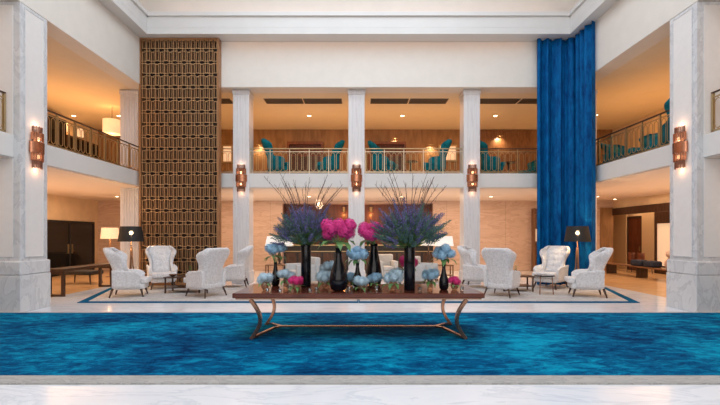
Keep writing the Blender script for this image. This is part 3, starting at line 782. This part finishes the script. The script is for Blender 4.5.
# blue bottle trio
sm = inner([(.050,0),(.072,.02),(.082,.10),(.072,.18),(.042,.27),(.028,.36),(.032,.42)])
for x, y, d, lb1, lb2, sd_ in ((275.5,249.5,7.6,'small black bottle vase at the left end of the table','round blue hydrangea head cluster on a bottle vase at the left end',6),
                         (357.5,252.5,7.35,'small black bottle vase between the two pink bouquets','round blue hydrangea cluster between the two pink bouquets',7),
                         (443.8,252,7.0,'small black bottle vase at the right end of the table','round blue hydrangea cluster on a bottle vase at the right end',8)):
    vase(lb1, ax(x,d), d, ZT, sm)
    bouquet(lb2, at(x,y,d), (ax(x,d), d, ZT+.42), cluster(9,.165,.088,sd_,.66), 'blue', 7, sd_)
bowl = [(.030,0),(.034,.006),(.058,.03),(.066,.06),(.060,.09),(.056,.098),(.052,.09),(.060,.06),(.052,.033),(.028,.012)]
low = [(265,278.5,6.95,'paleblue','pale blue low bunch at the far left of the table',4,.085,.065),
       (286,274.5,7.2,'paleblue','pale blue low bunch left of the left cylinder vase',5,.11,.07),
       (296.5,281,6.9,'hotpink','bright pink low bunch before the left cylinder vase',4,.085,.06),
       (327,266.5,7.65,'paleblue','pale blue bunch behind the big bottle vase, upper left',4,.10,.07),
       (325,276.5,7.25,'paleblue','pale blue low bunch left of the big bottle vase',4,.09,.075),
       (350.5,276.5,7.55,'blue','blue low bunch just right of the big bottle vase, behind',3,.075,.065),
       (361.5,282,6.95,'paleblue','pale blue low bunch in the front middle of the table',4,.085,.07),
       (374.5,277.5,7.3,'blue','blue low bunch before the wide bottle vase',4,.085,.065),
       (393,276,6.95,'paleblue','largest pale blue low bunch left of the right cylinder vase',6,.12,.085),
       (408.5,262.5,7.6,'hotpink','pink hydrangeas peeking out behind the right cylinder vase',5,.12,.075),
       (430,274.5,7.1,'blue','blue low bunch right of the right cylinder vase',5,.11,.07),
       (454.5,280.5,7.0,'hotpink','small bright pink bunch at the right end of the table',4,.08,.055)]
for i, (x, y, d, c, lb, n, R_, r) in enumerate(low):
    p = at(x,y,d); R_ *= 1.15; r = r*1.12; top = p.z - ZT - R_*.55
    if top > .16:      # taller glass holder
        pr = [(.04,0),(.045,.01),(.045,top-.01),(.045,top),(.041,top),(.041,.015)]
    else:
        k = max(.05, top)/.098; pr = [(rr, zz*k) for rr, zz in bowl]; top = max(.05, top)
    v = vase('amber glass holder under the '+lb, p.x, p.y, ZT, pr, 'glassbowl', 'glass_bowl', 'glass holders of the low hydrangea bunches', 20)
    bouquet(lb[0].upper()*0+lb, p, (p.x, p.y, ZT+top), cluster(n+2, R_, r, 20+i, .6), c, 6, 30+i, grp='low hydrangea bunches on the table')
tl = None
for x, y, w_ in ((267.5,292,'before the far left blue bunch'),(280,292.5,'left of the bright pink bunch'),(289.5,289.5,'beside the bright pink bunch'),(310,292.5,'before the left cylinder vase'),
              (316.5,291,'left of the big bottle vase'),(376.5,290.5,'right of the front middle blue bunch'),(349,291,'right of the big bottle vase'),(420,291,'right of the right cylinder vase'),(462,290.5,'before the small pink bunch')):
    d = .895*F/(y-CY)
    lb = 'small clear tea light glass '+w_
    if tl is None:
        tl = thing('tea_light_holder', lb, 'candle holder', (ax(x,d), d, ZT), 0, 'tea lights on the table')
        MB().lathe([(.022,0),(.026,.005),(.031,.06),(.029,.06),(.024,.01)], n=16, cap1=True).build('glass_cup', 'glass', tl, smooth=True)
        MB().lathe([(.019,.012),(.019,.04),(.004,.042),(.002,.05)], n=12).build('candle', 'candle', tl, smooth=True)
    else: dup(tl, (ax(x,d), d, ZT), 0, lb)

# ---------------------------------------------------------------- lamps
def floor_lamp(x, y, label, zb, zt_, rb, rt, shade_m, pole_m, tripod=False, e=6):
    t = thing('floor_lamp', label, 'lamp', (x, y, .018))
    MB().lathe([(rb,zb),(rt,zt_)], n=32, cap0=False, cap1=False).build('lamp_shade', shade_m, t, smooth=True); SH = t.children[0]
    MB().lathe([(.0,zt_-.27),(.05,zt_-.24),(.06,zt_-.19),(.035,zt_-.14)], n=12).build('bulb', 'lampbulb' if shade_m == 'shadeblack' else 'bulb', t, smooth=True)
    MB().tube([(0,0,.02),(0,0,zt_-.16)], .018, 10).build('pole', pole_m, t, smooth=True)
    MB().tube([(-rt+.005,0,zt_-.17),(rt-.005,0,zt_-.17)], .005, 6).build('shade_frame', pole_m, t)
    if tripod:
        for k in range(3):
            a = 2*PI*k/3+.5
            MB().tube([(.02*math.cos(a),.02*math.sin(a),1.28),(.05*math.cos(a),.05*math.sin(a),.7),(.17*math.cos(a),.17*math.sin(a),0)], [.02,.02,.014], 8).build('leg', pole_m, t, smooth=True)
    else: MB().lathe([(.16,0),(.16,.015),(.03,.035)], n=24).build('base', pole_m, t, smooth=True)
    l = light('POINT', 'lamp_light', (0,0,zb+.06), e, (1,.62,.32), .06); l.parent = t
    return t
floor_lamp(-7.12,13.15,'floor lamp with a black tapered shade before the lattice edge', 1.46,1.93,.375,.30,'shadeblack','midwood',True,14)
floor_lamp(6.70,12.85,'floor lamp with a black tapered shade before the blue curtain', 1.46,1.93,.375,.30,'shadeblack','midwood',True,14)
floor_lamp(ax(110,17),17,'floor lamp with a lit cream shade in the left side gallery', 1.54,1.98,.34,.30,'shadecream','midwood',False,12).location.z = 0
def table_lamp(x, y, zb, label, w=.9, hb=1.28, ht=1.64, m='shadewhite'):
    t = thing('table_lamp', label, 'lamp', (x, y, zb))
    hw, tw = w/2, w/2*.86
    b = MB()
    for (sx0, sy0, sx1, sy1) in ((-1,-1,1,-1),(1,-1,1,1),(1,1,-1,1),(-1,1,-1,-1)):
        v = [b.b.verts.new(p) for p in ((sx0*hw,sy0*.2,hb-zb),(sx1*hw,sy1*.2,hb-zb),(sx1*tw,sy1*.17,ht-zb),(sx0*tw,sy0*.17,ht-zb))]
        b.b.faces.new(v)
    b.build('lamp_shade', m, t, solid=.006)
    MB().lathe([(.09,0),(.09,.02),(.03,.04),(.05,.12),(.07,.25),(.05,.4),(.015,.48),(.012,ht-zb-.1)], n=16).build('base', 'darkwood', t, smooth=True)
    MB().tube([(-tw+.002,0,ht-zb-.1),(tw-.002,0,ht-zb-.1)], .005, 6).build('shade_frame', 'darkwood', t)
    l = light('POINT', 'lamp_light', (0,0,(hb+ht)/2-zb), 5, (1,.7,.45), .05); l.parent = t
def side_table(x, y, label, w=.9):
    t = thing('side_table', label, 'table', (x, y, .0), 0, 'brown side tables of the lounge'); h = .6
    BX(-w/2,w/2,-.25,.25,h-.04,h).build('tabletop', 'midwood', t, bevel=.006)
    BX(-w/2+.03,w/2-.03,-.22,.22,.2,.225).build('shelf', 'midwood', t)
    for sx in (-1,1):
        for sy in (-1,1): BX(sx*(w/2-.03)-.02,sx*(w/2-.03)+.02,sy*.22-.02,sy*.22+.02,0,h-.04).build('leg', 'midwood', t)
for x, d, lb, w_ in ((279.5,15.6,'left, behind the left violet bouquet',.98),(428.5,16.4,'behind the right violet bouquet, the smaller one',.55),(444,15.5,'at the right, above the right end blue hydrangeas',.62)):
    side_table(ax(x,d), d, 'brown wooden side table with white-shaded lamp '+lb, w_)
    table_lamp(ax(x,d), d, .6, 'white-shaded table lamp '+lb, w_)
# drum pendant and wall lamps of the left upper gallery
t = thing('pendant_lamp', 'lit white drum pendant under the upper left gallery ceiling', 'lamp', (ax(112,16.5),16.5,ZU))
MB().lathe([(.32,-1.06),(.32,-.52),(.31,-.52),(.31,-1.06)], n=32, cap0=False, cap1=False).build('lamp_shade', 'shadecream', t, smooth=True)
MB().lathe([(.305,-1.04),(.305,-1.03)], n=32).build('diffuser', 'litpic', t)
MB().tube([(0,0,-.6),(0,0,0)], .01, 6).build('cord', 'rail', t)
b = MB(); b.box(-.31,.31,-.005,.005,-.60,-.59); b.box(-.005,.005,-.31,.31,-.60,-.59); b.build('shade_frame', 'rail', t)
l = light('POINT', 'pendant_light', (0,0,-1.15), 14, WARM, .15); l.parent = t
l = light('POINT', 'pendant_light', (0,0,-.45), 10, WARM, .1); l.parent = t
for y, w_ in ((17.5,'nearer'),(18.5,'farther')):
    t = thing('wall_lamp', 'cream-shaded wall lamp in the upper left gallery, the %s of two' % w_, 'wall light', (-12.4, y, 6.0))
    BX(0,.03,-.06,.06,-.1,.1).build('back_plate', 'brass', t)
    MB().tube([(.03,0,0),(.14,0,0),(.14,0,.05)], .012, 8).build('arm', 'brass', t)
    MB().lathe([(.13,.02),(.11,.36),(.105,.36),(.125,.02)], (.15,0,0), 20, False, False).build('lamp_shade', 'shadecream', t, smooth=True)

# ---------------------------------------------------------------- coffee tables
t = thing('coffee_table', 'low dark wooden coffee table with shelf among the left armchairs', 'table', (-5.05,12.28,.02), R(5))
BX(-.52,.52,-.34,.34,.43,.46).build('tabletop', 'darkwood', t, bevel=.006)
BX(-.48,.48,-.30,.30,.14,.16).build('shelf', 'darkwood', t)
for sx in (-1,1):
    for sy in (-1,1): BX(sx*.47-.02,sx*.47+.02,sy*.29-.02,sy*.29+.02,0,.43).build('leg', 'darkwood', t)
t = thing('coffee_table', 'low dark coffee table behind the small round table on the right', 'table', (4.72,12.6,.02), R(-6))
BX(-.46,.46,-.32,.32,.42,.45).build('tabletop', 'darkwood', t, bevel=.006)
BX(-.42,.42,-.28,.28,.14,.16).build('shelf', 'darkwood', t)
for sx in (-1,1):
    for sy in (-1,1): BX(sx*.41-.02,sx*.41+.02,sy*.27-.02,sy*.27+.02,0,.42).build('leg', 'darkwood', t)
t = thing('round_side_table', 'small round black table with metal legs among the right armchairs', 'table', (5.22,11.8,.02))
MB().lathe([(.0,.50),(.26,.50),(.27,.51),(.27,.53),(.26,.535),(.0,.535)], n=32).build('tabletop', 'black', t, smooth=False)
for k in range(3):
    a = 2*PI*k/3-.4; MB().tube([(.20*math.cos(a),.20*math.sin(a),.5),(.23*math.cos(a),.23*math.sin(a),0)], .014, 8).build('leg', 'legmetal', t)
for x, y, z, lb in ((-4.95,12.35,.481,'small clear vase with a green sprig on the left coffee table'),(4.75,12.7,.471,'small clear vase with a green sprig on the right coffee table')):
    vase(lb, x, y, z, [(.035,0),(.045,.02),(.045,.12),(.03,.16),(.027,.16),(.04,.12),(.04,.02)], 'glass', 'glass_vase', None, 16)
    t = thing('green_sprig', lb.replace('small clear vase with a green sprig','green sprig standing in a small vase'), 'flowers', (x,y,z+.03))
    b = MB(); b.tube([(0,0,-.01),(.01,0,.2)], .004, 5); b.build('stem', 'leaf', t)
    b = MB()
    for i in range(22):
        a = i*2.4; leaf_mesh(b.b, (.01,0,.12+.006*i), (math.cos(a), math.sin(a), .5), .07, .02)
    b.build('leaves', 'leaf', t)
for x, y, z, lb in ((-5.35,12.1,.481,'brown bowl on the left coffee table'),):
    o = MB().lathe([(.04,0),(.10,.05),(.11,.07),(.10,.07),(.04,.01)], n=24).build('bowl', 'legmetal', smooth=True); o.location = (x,y,z); tag(o, lb, 'bowl')

# ---------------------------------------------------------------- lounge behind the columns
def sofa(x, y, label, w=1.1, rz=0, H=.92):
    t = thing('club_chair', label, 'armchair', (x, y, 0), rz)
    BX(-w/2+.15,w/2-.15,-.40,.25,.12,.30).build('seat_base', 'sofa', t, bevel=.02)
    BX(-w/2+.16,w/2-.16,-.42,.24,.30,.47).build('seat_cushion', 'sofa', t, smooth=True, bevel=.05, segs=3)
    BX(-w/2+.02,w/2-.02,.25,.45,.12,H).build('backrest', 'sofa', t, smooth=True, bevel=.06, segs=3)
    for s in (-1,1): BX(min(s*(w/2-.15),s*w/2),max(s*(w/2-.15),s*w/2),-.42,.25,.12,.68).build('armrest', 'sofa', t, smooth=True, bevel=.03, segs=3)
    for sx in (-1,1):
        for sy in (-.36,.38): MB().tube([(sx*(w/2-.08),sy,.12),(sx*(w/2-.08),sy,0)], [.025,.016], 8).build('leg', 'darkwood', t)
    return t
sofa(-1.95,14.6,'light grey club chair behind the left cylinder vase',1.15,R(-60))
sofa(2.2,14.8,'light grey club chair behind the right cylinder vase',1.1,R(55))
sofa(1.1,16.6,'grey club chair seen small behind the wide bottle vase',.75,R(10))
# bar in the niche
t = thing('bar_counter', 'long black bar counter with brass trim lines in the niche', 'counter', (0,18.9,0))
BX(-3.3,3.3,-.35,.35,0,1.22).build('body', 'blackmatt', t)
BX(-3.36,3.36,-.42,.42,1.22,1.27).build('countertop', 'midwood', t, bevel=.008)
b = MB(); b.box(-3.36,3.36,-.445,-.42,1.225,1.265); b.box(-3.3,3.3,-.375,-.35,.95,.99); b.build('brass_trim', 'brass', t)
b = MB()
for k in range(12): b.box(-3.2+k*.55,-2.75+k*.55,-.362,-.35,.15,.9)
b.build('front_panel', 'darkwood', t)
for x, w_ in ((-.72,'left'),(.62,'right')):
    t = thing('niche_wall_light', 'amber glowing wall light in the niche, %s of the middle column' % w_, 'wall light', (x, 20.78, 2.95))
    MB().lathe([(.07,-.12),(.08,0),(.075,.12),(.065,.12),(.06,-.12)], (0,-.10,0), 16, False, False).build('lamp_shade', 'brass', t)
    BX(-.03,.03,-.03,.0,-.05,.05).build('back_plate', 'brass', t)
    MB().lathe([(.02,-.05),(.04,0),(.02,.05)], (0,-.10,0), 10).build('bulb', 'bulb', t)
    l = light('SPOT', 'niche_lamp', (0,-.12,-.02), 60, (1,.42,.1), .05, (R(-8),0,0), None, R(100), 1); l.parent = t
    l = light('POINT', 'niche_lamp', (0,-.25,-.25), 8, (1,.42,.1), .05); l.parent = t
t = thing('glass_pendant', 'small sparkling glass pendant before the dark niche', 'lamp', (ax(319,17),17,Z1B-.02))
MB().tube([(0,0,-.2),(0,0,0)], .006, 6).build('cord', 'brass', t)
b = MB()
for k in range(10):
    a = 2*PI*k/10; b.tube([(.10*math.cos(a),.10*math.sin(a),-.2),(.16*math.cos(a),.16*math.sin(a),-.42),(.05*math.cos(a),.05*math.sin(a),-.58)], .01, 6)
b.build('glass_rods', 'glass', t)
MB().lathe([(0,-.5),(.05,-.45),(.05,-.35),(0,-.3)], n=12).build('bulb', 'bulb', t)
# lit shelf niche beside the curtain at the back wall
t = thing('display_shelf', 'lit display shelf at the end of the beige marble wall, beside the curtain', 'shelf', (8.55,19.8,0))
b = MB(); b.box(-.32,-.28,-.18,.18,0,2.95); b.box(.28,.32,-.18,.18,0,2.95); b.box(-.28,.28,.15,.18,0,2.95); b.build('frame', 'midwood', t)
for z in (.05,.7,1.35,2.0,2.65): BX(-.28,.28,-.17,.15,z,z+.03).build('shelf_board', 'midwood', t)
BX(-.26,.26,.13,.148,1.4,1.98).build('backlight', 'litpic', t)

# ---------------------------------------------------------------- upper gallery back wall
def framed(name, label, cat, x0, y0, x1, y1, d, fm, im, fw=.07, grp=None):
    a, c = at(x0,y0,d), at(x1,y1,d)
    t = thing(name, label, cat, ((a.x+c.x)/2, d, (a.z+c.z)/2), 0, grp); w_, h = abs(c.x-a.x)/2, abs(a.z-c.z)/2
    b = MB(); b.box(-w_,w_,-.05,0,h-fw,h); b.box(-w_,w_,-.05,0,-h,-h+fw); b.box(-w_,-w_+fw,-.05,0,-h+fw,h-fw); b.box(w_-fw,w_,-.05,0,-h+fw,h-fw)
    b.build('frame', fm, t)
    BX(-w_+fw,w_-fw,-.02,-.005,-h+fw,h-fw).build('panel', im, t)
    return t
fl2 = at(0,236,20).z; 
framed('framed_picture','gold-framed lit picture upstairs, right of the facing teal chairs','picture',438.5,145,457,161.5,19.98,'brass','litpic')
framed('framed_picture','gold-framed lit picture upstairs, glimpsed beside the lattice screen','picture',222,145,233,163,19.98,'brass','litpic')
for xa, xb, lb in ((287,323,'dark wooden cabinet with red-brown recess upstairs in the left middle bay'),(369,406,'dark wooden cabinet with red-brown recess upstairs in the right middle bay')):
    a, c = ax(xa,19.6), ax(xb,19.6); h = at(0,141.5,19.6).z-Z1T
    t = thing('tall_cabinet', lb, 'cabinet', ((a+c)/2,19.8,Z1T)); w_ = (c-a)/2
    b = MB(); b.box(-w_,-w_+.08,-.2,.2,0,h); b.box(w_-.08,w_,-.2,.2,0,h); b.box(-w_+.08,w_-.08,-.2,.2,h-.12,h); b.box(-w_+.08,w_-.08,-.2,.2,0,.15); b.box(-w_+.08,w_-.08,.12,.2,.15,h-.12)
    b.build('carcass', 'redwood', t)
    BX(-w_+.08,w_-.08,-.16,.12,1.55,1.60).build('shelf', 'redwood', t)
    BX(-w_+.08,0-.005,-.18,-.15,.16,1.54).build('door', 'darkwood', t); BX(.005,w_-.08,-.18,-.15,.16,1.54).build('door', 'darkwood', t)
def ped(x, d, lb):
    t = thing('pedestal_table', lb, 'table', (ax(x,d), d, Z1T), 0, 'small round tables upstairs')
    MB().lathe([(0,.68),(.28,.68),(.29,.70),(.28,.715),(0,.715)], n=28).build('tabletop', 'darkwood', t)
    MB().lathe([(.15,0),(.15,.02),(.035,.05),(.045,.2),(.03,.35),(.04,.6),(.08,.68)], n=16).build('pedestal', 'darkwood', t, smooth=True)
ped(410.5,16.3,'small round dark pedestal table upstairs between two teal chairs'); ped(508.5,16.5,'small round dark pedestal table upstairs left of the blue curtain')
b = BX(ax(470,19.9),ax(531,19.9),19.93,19.998,Z1T,at(0,130.5,19.9).z).build('wall_panel','midwood'); tag(b,'dark brown wooden wall panel upstairs between third column and curtain','wall panel')
# table lamp upstairs beside the curtain
t = thing('table_lamp','small lit lamp upstairs at the edge of the blue curtain','lamp',(ax(533,19.2),19.2,Z1T))
BX(-.25,.25,-.2,.2,0,.7).build('stand','darkwood',t)
MB().lathe([(.06,.7),(.02,.74),(.015,.95)], n=12).build('base','brass',t); MB().lathe([(.15,.93),(.10,1.2),(.095,1.2),(.145,.93)], n=20, cap0=False, cap1=False).build('lamp_shade','shadecream',t)
l = light('POINT','lamp_light',(0,0,1.06),10,WARM,.05); l.parent = t
# wall washers upstairs
for x, y, z, e, w_ in ((ax(501,19.6),19.6,6.3,60,'on the brown panel'),(ax(258,19.6),19.6,5.9,45,'at the left middle bay'),(ax(432,19.6),19.6,5.9,40,'above the gold picture'),(ax(396,19.3),19.3,6.2,45,'above the right cabinet')):
    t = thing('picture_light','small brass wall washer light upstairs '+w_,'wall light',(x,19.92 if w_ == 'on the brown panel' else 19.99,z))
    MB().tube([(0,0,0),(0,-.16,.05)], .012, 6).build('arm','brass',t); MB().tube([(-.14,-.17,.05),(.14,-.17,.05)], .025, 10).build('lamp_head','brass',t)
    l = light('SPOT','washer_lamp',(0,-.22,.02),e,(1,.72,.42),.06,(R(35),0,0),None,R(130),1); l.parent = t
# upper left gallery dark panelling with brass strips
for y0, n_, h, lb in ((15.2,2,2.55,'taller dark glazed cabinet on the upper left gallery wall, nearest the pillar'),(17.3,2,2.0,'lower dark glazed cabinet under the wall lamps of the upper left gallery')):
    t = thing('glazed_cabinet',lb,'cabinet',(-12.19,y0,Z1T))
    BX(-.2,.2,0,n_*1.02,0,h).build('carcass','darkwood',t)
    for k in range(n_):
        d_ = BX(.2,.215,.04+k*1.02,.98+k*1.02,.1,h-.08).build('door','blackglass',t); BX(.215,.23,.9+k*1.02,.93+k*1.02,.9,1.3).build('handle','brass',d_)

# ---------------------------------------------------------------- left side gallery, ground floor
t = thing('glazed_doors','wide dark glass doors in the left side wall','door',(-12.4,18.2,0))
y0, y1 = -1.9, 1.45; h = 2.3
b = MB(); b.box(0,.06,y0,y0+.07,0,h); b.box(0,.06,y1-.07,y1,0,h); b.box(0,.06,y0+.07,y1-.07,h-.08,h); b.box(0,.06,-.25,-.19,0,h-.08); b.build('frame','blackmatt',t)
for a, c, q in ((y0+.07,-.25,-.34),(-.19,y1-.07,-.10)):
    d_ = BX(.01,.03,a,c,0,h-.08).build('glass_door','blackglass',t); BX(.03,.08,q,q+.03,.9,1.3).build('handle','brass',d_)
t = thing('console_table','long dark wooden console table with boxed legs left of the armchairs','table',(-8.22,12.55,0))
BX(-.26,.26,-1.2,1.2,.68,.76).build('tabletop','darkwood',t,bevel=.006)
for y in (-1.12,1.12):
    b = MB(); b.box(-.22,-.15,y-.04,y+.04,0,.68); b.box(.15,.22,y-.04,y+.04,0,.68); b.box(-.15,.15,y-.04,y+.04,0,.06); b.box(-.15,.15,y-.04,y+.04,.61,.68); b.build('leg_frame','darkwood',t)
t = thing('low_bench','low dark upholstered bench in the left side gallery','bench',(-9.6,14.6,0),R(-10))
BX(-.6,.6,-.3,.3,.32,.46).build('seat','blackmatt',t,smooth=True,bevel=.04,segs=3)
for sx in (-1,1):
    for sy in (-1,1): MB().tube([(sx*.5,sy*.22,.32),(sx*.56,sy*.26,0)],[.03,.018],8).build('leg','darkwood',t)
t = thing('sideboard','long dark sideboard against the left side gallery back wall','sideboard',(-10.0,19.6,0))
BX(-1.3,1.3,-.3,.3,.12,.85).build('body','darkwood',t,bevel=.008); BX(-1.34,1.34,-.33,.33,.85,.90).build('top','midwood',t)
for sx in (-1,1): BX(sx*1.2-.03,sx*1.2+.03,-.25,.25,0,.12).build('leg','darkwood',t)

# ---------------------------------------------------------------- right side opening
o = BX(11.5,12.09,19.93,19.998,0,3.0).build('wall_panel','brownwall'); tag(o,'narrow brown wood wall panel at the back right corner, beside the wide opening','wall panel')
t = thing('doorway_surround','dark wooden lintel and near post of the wide right side opening','door frame',(12.1,15.2,0))
BX(-.06,.0,-4.7,4.75,2.62,2.95).build('lintel','darkwood',t); BX(-.06,.0,-4.7,-4.5,0,2.62).build('post','darkwood',t)
t = thing('bench_table','long low dark bench table before the right side opening','bench',(11.2,16.6,0))
BX(-.28,.28,-2.2,2.2,.415,.46).build('tabletop','midwood',t,bevel=.006)
for y in (-2.0,0,2.0):
    BX(-.22,.22,y-.025,y+.025,0,.415).build('leg','darkwood',t)
for y, w_ in ((16.0,'nearer'),(16.75,'farther')):
    o = BX(-.2,.2,-.28,.28,0,.24).build('seat_cushion','navy',smooth=True,bevel=.07,segs=4); o.location = (11.2,y,.461); tag(o,'dark navy cushion on the right bench table, the %s of two' % w_,'cushion')
def sidechair(x, y, rz, lb, mat='midwood'):
    t = thing('side_chair', lb, 'chair', (x,y,0), rz)
    BX(-.24,.24,-.24,.22,.42,.48).build('seat',mat,t,bevel=.02)
    def fb(u, v): a = (u-.5)*2.3; return Vector((.27*math.sin(a), .27*math.cos(a)-.02, .52+.38*v))
    MB().grid(fb, 14, 4).build('backrest', mat, t, smooth=True, solid=.03)
    for sx in (-1,1):
        for sy in (-1,1): MB().tube([(sx*.2,sy*.2,.43),(sx*.23,sy*.22,0)],[.02,.014],8).build('leg','darkwood',t)
sidechair(11.80,14.6,R(180),'brown round-backed chair beside the right opening near the pillar')
for y, w_ in ((18.6,'nearer'),(19.25,'farther')): sidechair(12.65,y,R(80),'red-brown chair through the right opening, the %s of two' % w_,'redwood')
# side room fittings
for y0, y1, nm in ((20.7,21.8,'far'),(18.75,19.55,'near')):
    o = BX(13.18,13.295,y0,y1,.0,2.75).build('cream_partition','cream'); tag(o,'cream wall partition seen through the right side opening, the %s one' % nm,'partition')
t = thing('dark_doorway','dark red-brown door between the cream partitions through the right opening','door',(13.295,20.12,0))
b = MB(); b.box(-.08,0,-.54,-.46,0,2.6); b.box(-.08,0,.46,.54,0,2.6); b.box(-.08,0,-.46,.46,2.5,2.6); b.build('frame','darkwood',t)
d_ = BX(-.05,-.002,-.46,.46,0,2.5).build('door_leaf','redwood',t); BX(-.09,-.05,-.38,-.34,.95,1.15).build('handle','brass',d_)
t = thing('lit_display_panel','glowing pale panel in a dark frame through the right side opening','panel',(13.295,18.05,0))
b = MB(); b.box(-.1,0,-.85,-.68,0,2.9); b.box(-.1,0,.58,.68,0,2.9); b.box(-.1,0,-.68,.58,2.2,2.9); b.box(-.1,0,-.68,.58,0,.35); b.build('frame','darkwood',t); BX(-.04,-.01,-.68,.58,.35,2.2).build('panel','litpic',t)
t = thing('pale_ornament','pale round-topped ornament standing on the right bench table near the pillar','ornament',(11.2,15.1,.461))
MB().lathe([(.10,0),(.12,.02),(.17,.15),(.16,.25),(.08,.36),(.05,.40)],n=20).build('body','stone',t,smooth=True); MB().lathe([(.03,.40),(.11,.45),(.13,.53),(.10,.62),(0,.66)],n=20).build('ball','stone',t,smooth=True)
